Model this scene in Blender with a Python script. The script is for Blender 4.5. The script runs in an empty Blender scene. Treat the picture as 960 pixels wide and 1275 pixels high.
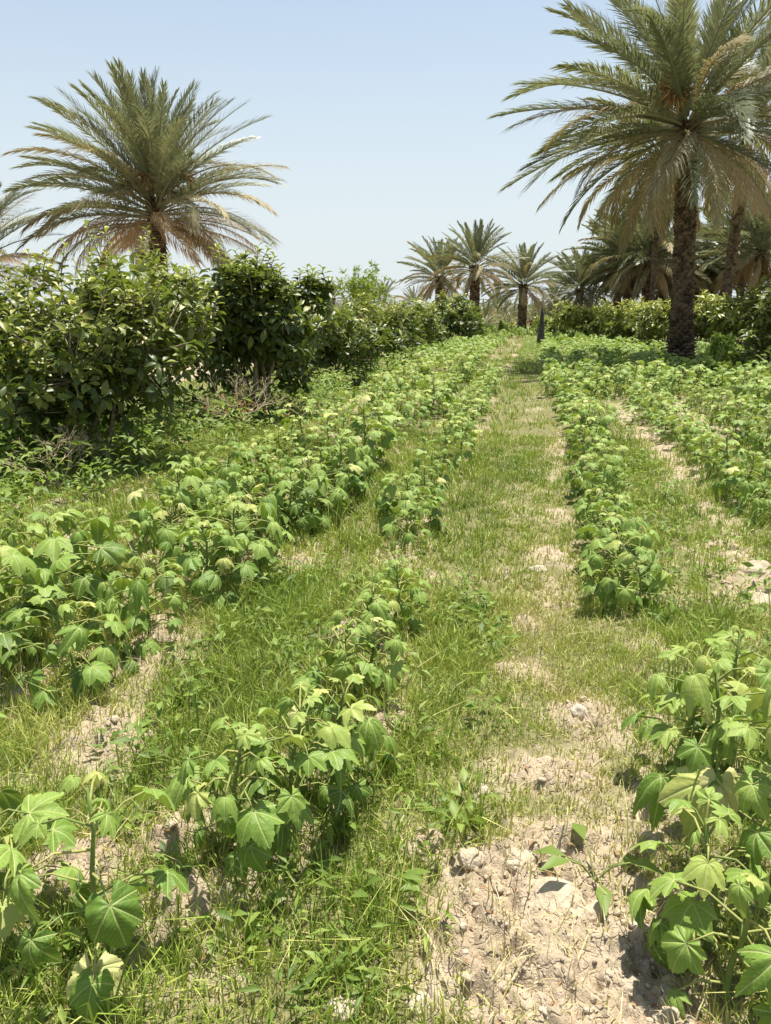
import bpy, math, random
import numpy as np
from mathutils import Vector

# ------------------------------------------------------------------ camera, sky, sun, exposure
S = bpy.context.scene
COL = S.collection
R = math.radians
rng = np.random.default_rng(11)
random.seed(5)

FOC, EYE = 960.0, 1.6                        # focal length in photo pixels (960 wide), eye height
PITCH = math.atan(252.5 / FOC)
YAW = math.atan(0.2 * math.cos(PITCH))
cam_d = bpy.data.cameras.new('camera')
cam = bpy.data.objects.new('camera', cam_d); COL.objects.link(cam)
cam.location = (0, 0, EYE)
cam.rotation_euler = (math.pi / 2 - PITCH, 0, YAW)
cam_d.sensor_fit = 'HORIZONTAL'; cam_d.sensor_width = 36; cam_d.lens = 36 * FOC / 960
cam_d.clip_start = 0.05; cam_d.clip_end = 5000
S.camera = cam

SUN_EL, SUN_AZ = R(75), R(20)                # azimuth clockwise from +Y (ahead)
world = bpy.data.worlds.new('World'); S.world = world; world.use_nodes = True
wn = world.node_tree
sky = wn.nodes.new('ShaderNodeTexSky'); sky.sky_type = 'NISHITA'; sky.sun_disc = False
sky.sun_elevation = SUN_EL; sky.sun_rotation = SUN_AZ
sky.air_density = 1.0; sky.dust_density = 1.5; sky.ozone_density = 0.6; sky.altitude = 30
# dusty summer air: the blue fades into a pale veil towards the horizon
tc = wn.nodes.new('ShaderNodeTexCoord'); sp = wn.nodes.new('ShaderNodeSeparateXYZ'); mr = wn.nodes.new('ShaderNodeMapRange')
mx = wn.nodes.new('ShaderNodeMix'); mx.data_type = 'RGBA'; mx.inputs[7].default_value = (5.05, 5.28, 5.5, 1)
mr.interpolation_type = 'SMOOTHSTEP'
for k, v in ((1, -0.02), (2, 0.50), (3, 0.95), (4, 0.22)): mr.inputs[k].default_value = v
wn.links.new(tc.outputs['Generated'], sp.inputs[0]); wn.links.new(sp.outputs[2], mr.inputs[0]); wn.links.new(mr.outputs[0], mx.inputs[0])
tn = wn.nodes.new('ShaderNodeMix'); tn.data_type = 'RGBA'; tn.blend_type = 'MULTIPLY'; tn.inputs[0].default_value = 1.0; tn.inputs[7].default_value = (0.965, 1.012, 1.0, 1)
wn.links.new(sky.outputs[0], mx.inputs[6]); wn.links.new(mx.outputs[2], tn.inputs[6]); wn.links.new(tn.outputs[2], wn.nodes['Background'].inputs[0])
wn.nodes['Background'].inputs[1].default_value = 0.088
sun_d = bpy.data.lights.new('sun', 'SUN'); sun_d.energy = 5.0; sun_d.angle = R(0.53); sun_d.color = (1.0, 0.955, 0.87)
sun = bpy.data.objects.new('sun', sun_d); COL.objects.link(sun)
sd = Vector((math.sin(SUN_AZ) * math.cos(SUN_EL), math.cos(SUN_AZ) * math.cos(SUN_EL), math.sin(SUN_EL)))
sun.rotation_euler = (-sd).to_track_quat('-Z', 'Y').to_euler()
sun.location = sd * 60
S.view_settings.view_transform = 'Standard'; S.view_settings.look = 'None'
S.view_settings.exposure = 0.88; S.view_settings.gamma = 1.0
S.view_settings.use_curve_mapping = False
S.cycles.max_bounces = 6; S.cycles.transparent_max_bounces = 4

# ------------------------------------------------------------------ pixel -> place helpers (photo pixels)
_f = np.array((-math.sin(YAW) * math.cos(PITCH), math.cos(YAW) * math.cos(PITCH), -math.sin(PITCH)))
_r = np.array((math.cos(YAW), math.sin(YAW), 0.0))
_u = np.array((-math.sin(YAW) * math.sin(PITCH), math.cos(YAW) * math.sin(PITCH), math.cos(PITCH)))
def ray(px, py):
    return _f + (px - 480) / FOC * _r + (637.5 - py) / FOC * _u
def ground_at(px, py):
    d = ray(px, py); t = -EYE / d[2]
    return d[0] * t, d[1] * t
def at_depth(px, py, Y):
    d = ray(px, py); t = Y / d[1]
    return d[0] * t, Y, EYE + d[2] * t
def in_view(x, y, margin=0.5):
    w = x * _f[0] + y * _f[1] + EYE * math.sin(PITCH)
    s = (x * _r[0] + y * _r[1]) / np.maximum(w, 0.05)
    return (np.abs(s) < 0.5 + margin) & (w > 0.3)

# ------------------------------------------------------------------ mesh building
class MB:
    """collects template copies, tubes and blades; build() links them as ONE mesh object"""
    def __init__(self): self.v, self.f, self.t, self.s, self.n = [], [], [], [], 0
    def add(self, v, faces, tint=0.5, st=None):
        v = np.asarray(v, dtype=np.float64).reshape(-1, 3)
        for f in faces:
            f = np.asarray(f, dtype=np.int64)
            if len(f): self.f.append(f + self.n)
        self.v.append(v); self.n += len(v)
        self.t.append(np.broadcast_to(np.asarray(tint, dtype=np.float64), (len(v),)))
        self.s.append(np.zeros((len(v), 3)) if st is None else st)
    def scatter(self, tpl, M, loc, tint):
        tv, tf, ts = tpl
        N, K = len(loc), len(tv)
        if N == 0: return
        v = np.einsum('nij,kj->nki', M, tv) + np.asarray(loc)[:, None, :]
        off = (np.arange(N) * K)[:, None, None]
        faces = [(f[None] + off).reshape(-1, f.shape[1]) for f in tf if len(f)]
        self.add(v.reshape(-1, 3), faces, np.repeat(np.broadcast_to(tint, (N,)), K),
                 np.broadcast_to(ts[None], (N, K, 3)).reshape(-1, 3))
    def tube(self, pts, rad, n=6, tint=0.5):
        pts = np.asarray(pts, float); m = len(pts)
        rad = np.broadcast_to(np.asarray(rad, float), (m,))
        d = np.gradient(pts, axis=0); d /= np.linalg.norm(d, axis=1)[:, None] + 1e-9
        ref = np.array((0.0, 0.0, 1.0)) if abs(d[:, 2]).mean() < 0.8 else np.array((0.0, 1.0, 0.0))
        a = np.cross(d, ref); a /= np.linalg.norm(a, axis=1)[:, None] + 1e-9
        b = np.cross(d, a)
        th = np.linspace(0, 2 * math.pi, n, endpoint=False)
        v = pts[:, None] + rad[:, None, None] * (np.cos(th)[None, :, None] * a[:, None] + np.sin(th)[None, :, None] * b[:, None])
        i, j = np.meshgrid(np.arange(m - 1), np.arange(n), indexing='ij')
        q = np.stack([i * n + j, i * n + (j + 1) % n, (i + 1) * n + (j + 1) % n, (i + 1) * n + j], -1).reshape(-1, 4)
        st = np.zeros((m * n, 3)); st[:, 1] = np.repeat(np.linspace(0, 1, m), n)
        cap = np.arange((m - 1) * n, m * n)[None]
        self.add(v.reshape(-1, 3), [q, cap] if n in (3, 4) else [q] + [np.stack([np.full(n - 2, (m - 1) * n), (m - 1) * n + np.arange(1, n - 1), (m - 1) * n + np.arange(2, n)], -1)], tint, st)
    def mesh(self, name, mat, smooth=True):
        me = bpy.data.meshes.new(name)
        v = np.concatenate(self.v) if self.v else np.zeros((0, 3))
        loops = np.concatenate([f.ravel() for f in self.f]).astype(np.int32)
        tot = np.concatenate([np.full(len(f), f.shape[1]) for f in self.f])
        st = np.concatenate([[0], np.cumsum(tot)[:-1]]).astype(np.int32)
        me.vertices.add(len(v)); me.vertices.foreach_set('co', v.astype(np.float32).ravel())
        me.loops.add(len(loops)); me.loops.foreach_set('vertex_index', loops)
        me.polygons.add(len(tot)); me.polygons.foreach_set('loop_start', st)
        me.polygons.foreach_set('use_smooth', np.full(len(tot), smooth))
        me.update(calc_edges=True)
        me.attributes.new('tint', 'FLOAT', 'POINT').data.foreach_set('value', np.concatenate(self.t).astype(np.float32))
        me.attributes.new('st', 'FLOAT_VECTOR', 'POINT').data.foreach_set('vector', np.concatenate(self.s).astype(np.float32).ravel())
        me.materials.append(mat)
        return me
    def build(self, name, mat, parent=None, smooth=True):
        return link(name, self.mesh(name, mat, smooth), parent)

def link(name, data, parent=None, loc=(0, 0, 0), rot=(0, 0, 0), sc=None):
    o = bpy.data.objects.new(name, data); COL.objects.link(o)
    o.location = loc; o.rotation_euler = rot
    if sc is not None: o.scale = (sc, sc, sc) if np.isscalar(sc) else sc
    if parent: o.parent = parent
    return o
def tag(o, label=None, cat=None, group=None, kind=None):
    if label: o['label'] = label
    if cat: o['category'] = cat
    if group: o['group'] = group
    if kind: o['kind'] = kind
    return o
def thing(name, label, cat, loc=(0, 0, 0), rotz=0.0, group=None, sc=None):
    return tag(link(name, None, None, loc, (0, 0, rotz), sc), label, cat, group)
def copy_thing(o, kids, loc, rotz, sc):
    c = o.copy(); COL.objects.link(c); c.location = loc; c.rotation_euler = (0, 0, rotz); c.scale = (sc, sc, sc)
    for k in kids:
        d = k.copy(); COL.objects.link(d); d.parent = c
    return c

def unit(a): return a / (np.linalg.norm(a, axis=-1, keepdims=True) + 1e-9)
def frames(d, n):
    y = unit(d); x = unit(np.cross(y, n)); z = np.cross(x, y)
    return np.stack([x, y, z], -1)

# ------------------------------------------------------------------ noise
def _h(ix, iy, s):
    a = np.sin(ix * 127.1 + iy * 311.7 + s * 74.7) * 43758.5453
    return a - np.floor(a)
def vnoise(x, y, s=0):
    ix, iy = np.floor(x), np.floor(y); fx, fy = x - ix, y - iy
    fx = fx * fx * (3 - 2 * fx); fy = fy * fy * (3 - 2 * fy)
    return (_h(ix, iy, s) * (1 - fx) + _h(ix + 1, iy, s) * fx) * (1 - fy) + (_h(ix, iy + 1, s) * (1 - fx) + _h(ix + 1, iy + 1, s) * fx) * fy
def fbm(x, y, s=0, o=4):
    t, a, n = 0, 0.5, 0
    for k in range(o):
        t = t + a * vnoise(x, y, s + k); n += a; a *= 0.5; x, y = x * 2.03 + 3.1, y * 2.03 - 1.7
    return t / n
def sstep(a, b, x):
    t = np.clip((x - a) / (b - a), 0, 1); return t * t * (3 - 2 * t)

# ------------------------------------------------------------------ where the soil is bare, ground height
ROW_X = (-3.15, -2.55, -1.68, -0.82, 0.58, 1.72, 2.65, 3.5)
BLOBS = [(-.08, 1.62, .11, .12), (.15, 2.05, .16, .14), (0.16, 4.3, .16, .25), (-.02, 3.3, .13, .14), (0.2, 6.2, .14, .35), (0.3, 9.5, .12, .9), (.1, 2.45, .12, .1), (-.3, 2.05, .1, .1), (.85, 3.2, .1, .2), (-1.7, 3.2, .15, .3), (-1.72, 4.2, .12, .5), (-2.6, 5.6, .3, .3), (-0.05, 1.83, .17, .16), (0.22, 1.64, .24, .22), (0.1, 1.5, .3, .1), (0.26, 2.9, .10, .14), (0.02, 3.8, .10, .22), (-0.5, 2.75, .1, .16), (-1.05, 1.9, .12, .14),
         (-1.28, 1.75, .16, .12), (-0.86, 1.62, .12, .1), (0.2, 7.4, .12, .5), (0.12, 5.0, .12, .3), (-1.5, 2.35, .16, .2), (1.3, 4.5, .16, .7), (1.15, 3.6, .15, .3),
         (1.5, 9.0, .2, 2.5), (-0.55, 4.2, .14, .3), (-0.6, 3.3, .1, .2), (-3.0, 4.5, .5, .4), (-2.1, 6.4, .3, .6), (-2.2, 9.5, .3, .8), (-1.42, 4.6, .12, .4), (2.6, 14.5, .5, 1.2),
         (2.25, 12.0, .25, 1.5), (-4.6, 5.2, .4, .4), (0.75, 16, .2, 1.5), (1.0, 1.9, .2, .3)]
def bareness(x, y):
    g = lambda c, w: np.exp(-((x - c) / w) ** 2)
    n1 = fbm(x * 3.1, y * 2.0, 3); n2 = fbm(x * 9, y * 9, 8)
    b = 0.12 + 0.04 * g(0.14, 0.30) + 0.16 * g(1.42, 0.2) * sstep(3, 5, y) + 0.2 * g(-0.8, .16) + 0.22 * g(-2.1, .45) - 0.25 * g(-0.4, 0.2) - 0.25 * g(-1.22, 0.25) - 0.2 * g(1.0, .2)
    b = b + (n1 - 0.5) * 0.85 + (n2 - 0.5) * 0.65
    b = b - .22 * g(.22, .3) * sstep(4.5, 6.5, y)
    for cx, cy, rx, ry in BLOBS:
        b = b + (0.9 if cy < 3 else 0.5) * np.exp(-((x - cx) / rx) ** 2 - ((y - cy) / ry) ** 2)
    b = b + 1.2 * sstep(-7.6, -8.4, x) * sstep(8, 10, y) + 1.4 * sstep(62, 68, y)
    return np.clip(b, 0, 1)
def worley(x, y, cell, seed):
    """rounded irregular lumps: height 0..1 inside random cells"""
    x = x + .35 * cell * (fbm(x / cell * 1.3, y / cell * 1.3, seed + 40, 2) - .5) * 2; y = y + .35 * cell * (fbm(x / cell * 1.1 + 9, y / cell * 1.1, seed + 50, 2) - .5) * 2
    ix, iy = np.floor(x / cell), np.floor(y / cell); best = np.zeros_like(x)
    for i in (-1, 0, 1):
        for j in (-1, 0, 1):
            a, b = ix + i, iy + j
            cx, cy = (a + _h(a, b, seed)) * cell, (b + _h(a, b, seed + 7)) * cell; rr = cell * (.3 + .5 * _h(a, b, seed + 13))
            best = np.maximum(best, np.sqrt(np.clip(1 - ((x - cx) ** 2 + (y - cy) ** 2) / rr ** 2, 0, 1)) * rr / cell)
    return best
def height(x, y):
    r = np.hypot(x, y)
    near = 1 - sstep(9, 16, r)
    z = 0.05 * (fbm(x * 0.5, y * 0.5, 21, 3) - 0.5) + 0.05 * (fbm(x * 2.1, y * 2.1, 23, 3) - 0.5) * (1 - sstep(20, 40, r))
    for c in ROW_X:
        z = z + 0.045 * np.exp(-((x - c) / 0.2) ** 2) * (1 - sstep(40, 60, y)) * sstep(-2, 1, y)
    if np.any(near > 0):
        b = bareness(x, y)
        bill = np.abs(fbm(x * 7, y * 7, 31, 3) - 0.5) * 2
        z = z + (1 - sstep(5, 8, r)) * sstep(.35, .8, b) * (.018 * worley(x, y, .10, 3) + .022 * worley(x, y, .05, 5) + .024 * worley(x, y, .03, 9))
        z = z + near * (0.2 + 0.8 * b) * (0.06 * bill + 0.06 * (fbm(x * 19, y * 19, 37, 3) - 0.5) + 0.022 * (vnoise(x * 42, y * 42, 5) - .5) + 0.012 * (vnoise(x * 85, y * 85, 6) - .5))
    return z

# ------------------------------------------------------------------ materials
class NT:
    def __init__(self, name):
        self.m = bpy.data.materials.new(name); self.m.use_nodes = True
        self.t = self.m.node_tree; self.t.nodes.clear()
        self.out = self.t.nodes.new('ShaderNodeOutputMaterial')
    def n(self, kind, **kw):
        nd = self.t.nodes.new('ShaderNode' + kind)
        for k, v in kw.items():
            if k.startswith('i_'):
                key = k[2:]; key = int(key) if key.isdigit() else key.replace('_', ' ')
                if isinstance(v, bpy.types.NodeSocket): self.t.links.new(v, nd.inputs[key])
                else: nd.inputs[key].default_value = v
            else: setattr(nd, k, v)
        return nd
    def attr(self, a, out='Fac'): return self.n('Attribute', attribute_name=a).outputs[out]
    def math(self, op, a, b=0.0, c=None):
        nd = self.n('Math', operation=op, i_0=a, i_1=b)
        if c is not None: nd.inputs[2].default_value = c
        return nd.outputs[0]
    def mix(self, f, a, b, blend='MIX'):
        nd = self.t.nodes.new('ShaderNodeMix'); nd.data_type = 'RGBA'; nd.blend_type = blend
        for s, v in ((nd.inputs[0], f), (nd.inputs[6], a), (nd.inputs[7], b)):
            if isinstance(v, bpy.types.NodeSocket): self.t.links.new(v, s)
            else: s.default_value = v if np.isscalar(v) else (*v, 1)
        return nd.outputs[2]
    def ramp(self, f, stops):
        nd = self.n('ValToRGB', i_0=f); e = nd.color_ramp.elements
        while len(e) < len(stops): e.new(0.5)
        for el, (p, c) in zip(e, stops): el.position = p; el.color = (*c, 1)
        return nd.outputs[0]
    def noise(self, scale, detail=3, rough=0.55, vec=None):
        nd = self.n('TexNoise', i_Scale=scale, i_Detail=detail, i_Roughness=rough)
        self.t.links.new(vec if vec is not None else self.n('TexCoord').outputs['Object'], nd.inputs['Vector'])
        return nd.outputs['Fac']
    def finish(self, shader): self.t.links.new(shader, self.out.inputs['Surface']); return self.m

def leaf_mat(name, stops, rough=0.5, spec=0.3, trans=0.35, tcol=(0.30, 0.42, 0.06), vein=None, nscale=30, objvar=0.12, nvar=0.12):
    t = NT(name)
    ti = t.attr('tint')
    rnd = t.n('ObjectInfo').outputs['Random']
    f = t.math('ADD', ti, t.math('MULTIPLY', t.math('SUBTRACT', rnd, 0.5), objvar))
    f = t.math('ADD', f, t.math('MULTIPLY', t.math('SUBTRACT', t.noise(nscale, 2), 0.5), nvar * 2))
    c = t.ramp(f, stops)
    if vein:
        sx = t.n('SeparateXYZ', i_0=t.attr('st', 'Vector')).outputs
        v = t.n('MapRange', interpolation_type='SMOOTHSTEP', i_0=t.math('ABSOLUTE', sx[0]), i_1=0.0, i_2=vein[0], i_3=vein[2], i_4=0.0).outputs[0]
        c = t.mix(v, c, vein[1])
        sp = t.n('MapRange', interpolation_type='SMOOTHSTEP', i_0=t.noise(48, 4, 0.7), i_1=0.66, i_2=0.76, i_3=0.0, i_4=0.75).outputs[0]
        c = t.mix(sp, c, (0.34, 0.24, 0.09))          # rust spots and nibbled patches
        # fine side veins
        w = t.math('SINE', t.math('MULTIPLY', t.math('SUBTRACT', sx[1], t.math('MULTIPLY', t.math('ABSOLUTE', sx[0]), 0.9)), 62.0))
        w2 = t.n('MapRange', i_0=w, i_1=0.75, i_2=1.0, i_3=0.0, i_4=0.22).outputs[0]
        c = t.mix(w2, c, vein[1])
    p = t.n('BsdfPrincipled', i_Base_Color=c, i_Roughness=rough)
    p.inputs['Specular IOR Level'].default_value = spec
    if vein:
        bm = t.n('Bump', i_Strength=0.35, i_Distance=0.006, i_Height=t.math('ADD', t.noise(70, 2), t.math('MULTIPLY', v, -1.2)))
        t.t.links.new(bm.outputs[0], p.inputs['Normal'])
    tc = t.mix(0.6, c, tcol)
    tr = t.n('BsdfTranslucent', i_Color=tc)
    mx = t.n('MixShader', i_0=trans, i_1=p.outputs[0], i_2=tr.outputs[0])
    return t.finish(mx.outputs[0])

def plain_mat(name, c0, c1, scale=12, rough=0.85, bump=0.0, tinted=0.0):
    t = NT(name)
    f = t.noise(scale, 4)
    if tinted: f = t.math('ADD', f, t.math('MULTIPLY', t.math('SUBTRACT', t.attr('tint'), 0.5), tinted))
    c = t.ramp(f, [(0.3, c0), (0.7, c1)])
    p = t.n('BsdfPrincipled', i_Base_Color=c, i_Roughness=rough)
    p.inputs['Specular IOR Level'].default_value = 0.2
    if bump:
        b = t.n('Bump', i_Strength=bump, i_Distance=0.02, i_Height=t.noise(scale * 4, 4))
        t.t.links.new(b.outputs[0], p.inputs['Normal'])
    return t.finish(p.outputs[0])

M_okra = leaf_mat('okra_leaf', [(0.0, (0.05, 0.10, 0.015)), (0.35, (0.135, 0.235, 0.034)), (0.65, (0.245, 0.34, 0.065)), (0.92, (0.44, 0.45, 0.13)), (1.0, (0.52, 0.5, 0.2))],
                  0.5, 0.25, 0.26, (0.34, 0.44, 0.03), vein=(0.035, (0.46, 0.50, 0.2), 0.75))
M_stem = plain_mat('green_stem', (0.12, 0.19, 0.045), (0.30, 0.30, 0.09), 20, 0.6, tinted=0.6)
M_grass = leaf_mat('grass_blade', [(0.0, (0.05, 0.10, 0.018)), (0.3, (0.235, 0.34, 0.045)), (0.52, (0.42, 0.46, 0.09)), (0.72, (0.48, 0.44, 0.17)), (1.0, (0.60, 0.50, 0.28))],
                   0.5, 0.35, 0.25, (0.36, 0.44, 0.06), objvar=0, nvar=0.1, nscale=2.5)
M_weed = leaf_mat('weed_leaf', [(0.0, (0.055, 0.10, 0.02)), (0.5, (0.16, 0.235, 0.04)), (0.8, (0.29, 0.36, 0.08)), (1.0, (0.42, 0.36, 0.16))], 0.5, 0.3, 0.35, (0.34, 0.48, 0.06), objvar=0.05, nvar=0.1, nscale=3)
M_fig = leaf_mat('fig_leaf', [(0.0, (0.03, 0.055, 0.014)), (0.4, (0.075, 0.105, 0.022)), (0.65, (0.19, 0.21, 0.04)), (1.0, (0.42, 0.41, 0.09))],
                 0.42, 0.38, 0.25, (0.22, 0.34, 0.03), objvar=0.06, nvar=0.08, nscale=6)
M_feather = leaf_mat('feathery_leaf', [(0.0, (0.08, 0.14, 0.02)), (0.6, (0.19, 0.27, 0.035)), (1.0, (0.32, 0.38, 0.06))], 0.55, 0.25, 0.35, (0.35, 0.45, 0.05), objvar=0, nscale=2)
M_palm = leaf_mat('palm_leaflet', [(0.0, (0.10, 0.115, 0.065)), (0.5, (0.185, 0.205, 0.115)), (0.8, (0.30, 0.30, 0.165)), (1.0, (0.42, 0.38, 0.22))], 0.46, 0.4, 0.26, (0.30, 0.32, 0.10), objvar=0.45, nscale=1.5)
M_palm_old = leaf_mat('palm_leaflet_old', [(0.0, (0.17, 0.16, 0.085)), (0.5, (0.31, 0.27, 0.145)), (1.0, (0.46, 0.37, 0.20))], 0.62, 0.2, 0.25, (0.36, 0.28, 0.08), objvar=0.5, nscale=1.5)
M_palm_dead = leaf_mat('palm_leaflet_dead', [(0.0, (0.28, 0.18, 0.10)), (0.5, (0.46, 0.34, 0.20)), (1.0, (0.52, 0.41, 0.26))], 0.8, 0.1, 0.3, (0.45, 0.28, 0.12), objvar=0.3, nscale=1.5)
M_trunk = plain_mat('palm_trunk_bark', (0.06, 0.042, 0.028), (0.20, 0.145, 0.095), 9, 0.95, 0.6, tinted=0.7)
M_bark = plain_mat('fig_bark', (0.18, 0.145, 0.10), (0.38, 0.32, 0.235), 14, 0.85, 0.3)
M_twig = plain_mat('dry_twig', (0.32, 0.25, 0.15), (0.52, 0.43, 0.28), 20, 0.9)
M_rust = leaf_mat('dried_leaf', [(0.0, (0.20, 0.11, 0.05)), (1.0, (0.42, 0.28, 0.15))], 0.8, 0.1, 0.2, (0.4, 0.22, 0.08))
M_fruit = plain_mat('date_strand', (0.30, 0.17, 0.06), (0.46, 0.29, 0.11), 15, 0.6)
M_stone = plain_mat('pale_stone', (0.36, 0.29, 0.21), (0.58, 0.50, 0.39), 25, 0.9, 0.5)
M_clod = plain_mat('soil_clod', (0.33, 0.26, 0.175), (0.54, 0.45, 0.335), 18, 0.95, 0.7)
M_cloth = plain_mat('dark_cloth', (0.035, 0.033, 0.032), (0.09, 0.085, 0.08), 8, 0.9, 0.3)
M_wood = plain_mat('weathered_wood', (0.10, 0.075, 0.055), (0.22, 0.17, 0.12), 10, 0.9, 0.3)
M_mud = plain_mat('mud_brick', (0.34, 0.19, 0.13), (0.52, 0.32, 0.22), 3, 0.95, 0.4)
M_petal = plain_mat('white_petal', (0.75, 0.73, 0.66), (0.85, 0.84, 0.8), 60, 0.6)

def ground_mat():
    t = NT('field_soil')
    P = t.n('NewGeometry').outputs['Position']
    a = t.noise(1.1, 5, 0.6, P); b = t.noise(9, 5, 0.65, P); c = t.noise(60, 4, 0.7, P)
    soil = t.ramp(b, [(0.25, (0.31, 0.245, 0.165)), (0.5, (0.46, 0.375, 0.265)), (0.75, (0.58, 0.495, 0.375))])
    soil = t.mix(t.math('MULTIPLY', c, 0.45), soil, (0.25, 0.19, 0.125))
    thatch = t.ramp(c, [(0.3, (0.07, 0.085, 0.025)), (0.55, (0.17, 0.17, 0.06)), (0.75, (0.34, 0.29, 0.14))])
    f = t.n('MapRange', i_0=t.math('ADD', t.attr('bare'), t.math('MULTIPLY', t.math('SUBTRACT', b, 0.5), 0.7)), i_1=0.12, i_2=0.5, i_3=0.15, i_4=1.0).outputs[0]
    col = t.mix(f, thatch, soil)
    col = t.mix(t.math('MULTIPLY', a, 0.35), col, t.mix(1.0, col, (0.72, 0.66, 0.55), 'MULTIPLY'))
    p = t.n('BsdfPrincipled', i_Base_Color=col, i_Roughness=0.97); p.inputs['Specular IOR Level'].default_value = 0.1
    vo = t.n('TexVoronoi', feature='DISTANCE_TO_EDGE', i_Scale=17.0, i_Randomness=1.0)
    wv = t.n('VectorMath', operation='ADD', i_0=P, i_1=t.n('VectorMath', operation='SCALE', i_0=t.n('TexNoise', i_Scale=14.0, i_Vector=P).outputs['Color'], i_3=0.13).outputs[0])
    t.t.links.new(wv.outputs[0], vo.inputs['Vector'])
    crack = t.n('MapRange', interpolation_type='SMOOTHSTEP', i_0=vo.outputs['Distance'], i_1=0.0, i_2=0.09, i_3=0.0, i_4=0.45).outputs[0]
    c = t.math('ADD', c, crack)
    bm = t.n('Bump', i_Strength=0.7, i_Distance=0.015, i_Height=t.math('ADD', c, t.math('MULTIPLY', t.noise(200, 3, 0.6, P), 0.5)))
    t.t.links.new(bm.outputs[0], p.inputs['Normal'])
    return t.finish(p.outputs[0])

# ------------------------------------------------------------------ ground: one sheet to the horizon
def build_ground():
    r = np.concatenate([[0.0], np.geomspace(0.5, 6.0, 430), np.geomspace(6.12, 3000, 280)])
    c = math.pi / 2 + YAW
    ang = np.concatenate([np.linspace(c - 0.9, c + 0.9, 410), np.linspace(c + 0.9, c + 2 * math.pi - 0.9, 60)[1:-1]])
    RR, AA = np.meshgrid(r, ang, indexing='ij')
    x, y = RR * np.cos(AA), RR * np.sin(AA)
    z = height(x, y)
    n = len(ang); i, j = np.meshgrid(np.arange(len(r) - 1), np.arange(n), indexing='ij')
    q = np.stack([i * n + j, (i + 1) * n + j, (i + 1) * n + (j + 1) % n, i * n + (j + 1) % n], -1).reshape(-1, 4)
    m = MB(); m.add(np.stack([x, y, z], -1).reshape(-1, 3), [q])
    me = m.mesh('ground', ground_mat())
    me.attributes.new('bare', 'FLOAT', 'POINT').data.foreach_set('value', bareness(x, y).ravel().astype(np.float32))
    tag(link('ground', me), 'cultivated field of pale dry soil under grass and crop rows', kind='structure')
build_ground()

# ------------------------------------------------------------------ leaf templates  (x lateral, +y outward, z up)
def okra_leaf(nang, rings, droop, depth, crease, seed):
    r0 = np.random.default_rng(seed)
    th = np.linspace(-R(155), R(155), nang)
    lobes = [(0, 1.0), (R(50), .93), (-R(50), .93), (R(104), .66), (-R(104), .66)]
    lobes = [(a + r0.normal(0, .07), l * r0.uniform(.84, 1.1)) for a, l in lobes]
    d = np.stack([np.abs(th - a) for a, _ in lobes]); L = np.array([l for _, l in lobes])
    prof = L[:, None] * (1 - depth * np.clip(d / R(32), 0, 1.5) ** 1.15)
    k = prof.argmax(0); rad = prof.max(0)
    if nang > 30: rad = rad * (1 + 0.075 * (np.abs(((th * 6.2 + seed * .37) % 1) - .5) * 2 - .5) + r0.normal(0, .015, nang))
    delta = th - np.array([a for a, _ in lobes])[k]
    V, ST = [(0, 0, 0)], [(0, 0, 0)]
    ph = r0.uniform(0, 6.3, 3); side = r0.uniform(-.25, .25)
    for f in rings:
        rr = rad * f
        x, y = rr * np.sin(th), rr * np.cos(th)
        z = crease * rr * np.clip(np.abs(delta) / R(32), 0, 1) * (1 - .3 * f) - droop * rr ** 2 * (1.0 + .35 * np.abs(np.sin(th))) + 0.07 * np.sin(3.3 * x + ph[0]) * np.cos(4 * y + ph[1]) + 0.03 * f * np.sin(9 * th + ph[2]) + side * x * rr * .5
        s = 1 - 0.32 * droop * rr            # keep the arc length as it droops
        V += list(zip(x * s, y * s, z)); ST += list(zip(rr * np.sin(delta), rr, np.full(nang, f)))
    V, ST = np.array(V), np.array(ST)
    j = np.arange(nang - 1)
    tri = np.stack([np.zeros_like(j), 1 + j + 1, 1 + j], -1)
    quads = [np.stack([1 + a * nang + j, 1 + a * nang + j + 1, 1 + (a + 1) * nang + j + 1, 1 + (a + 1) * nang + j], -1) for a in range(len(rings) - 1)]
    return V, [tri] + quads, ST
OK_HI = [okra_leaf(89, (0.25, .5, .75, 1.0), dr, de, cr, s) for s, (dr, de, cr) in enumerate([(.25, .52, .2), (.4, .46, .24), (.6, .50, .26), (.9, .40, .3), (.4, .32, .2), (.6, .26, .26), (.5, .55, .3), (1.1, .45, .35), (.35, .4, .15), (.8, .5, .3)])]
OK_MD = [okra_leaf(23, (.5, 1.0), dr, de, cr, s) for s, (dr, de, cr) in enumerate([(.35, .46, .16), (.55, .40, .2), (.8, .40, .22), (.5, .28, .15)])]
OK_LO = [okra_leaf(11, (1.0,), dr, .42, .2, s) for s, dr in enumerate((.5, .8))]

def strip_leaf(ys, ws, fold, droop):
    """a leaf folded along its midrib: rows of (left, mid, right)"""
    V, ST = [], []
    for y, w in zip(ys, ws):
        z = -droop * y * y
        V += [(-w, y, z + fold * w), (0, y, z), (w, y, z + fold * w)]; ST += [(-w, y, y), (0, y, y), (w, y, y)]
    q = []
    for i in range(len(ys) - 1):
        a = 3 * i
        q += [(a, a + 1, a + 4, a + 3), (a + 1, a + 2, a + 5, a + 4)]
    return np.array(V, float), [np.array(q)], np.array(ST, float)
FIG_LEAF = [strip_leaf((0, .22, .45, .62, .8, 1.0), (.02, .11, .19, .27, .20, .02), .5, .25),
            strip_leaf((0, .3, .55, .7, 1.0), (.02, .2, .26, .22, .02), .35, .5),
            strip_leaf((0, .25, .5, .75, 1.0), (.02, .16, .24, .2, .03), .6, .15)]
FIG_LO = [strip_leaf((0, .55, 1.0), (.03, .21, .03), .5, .3)]
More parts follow.
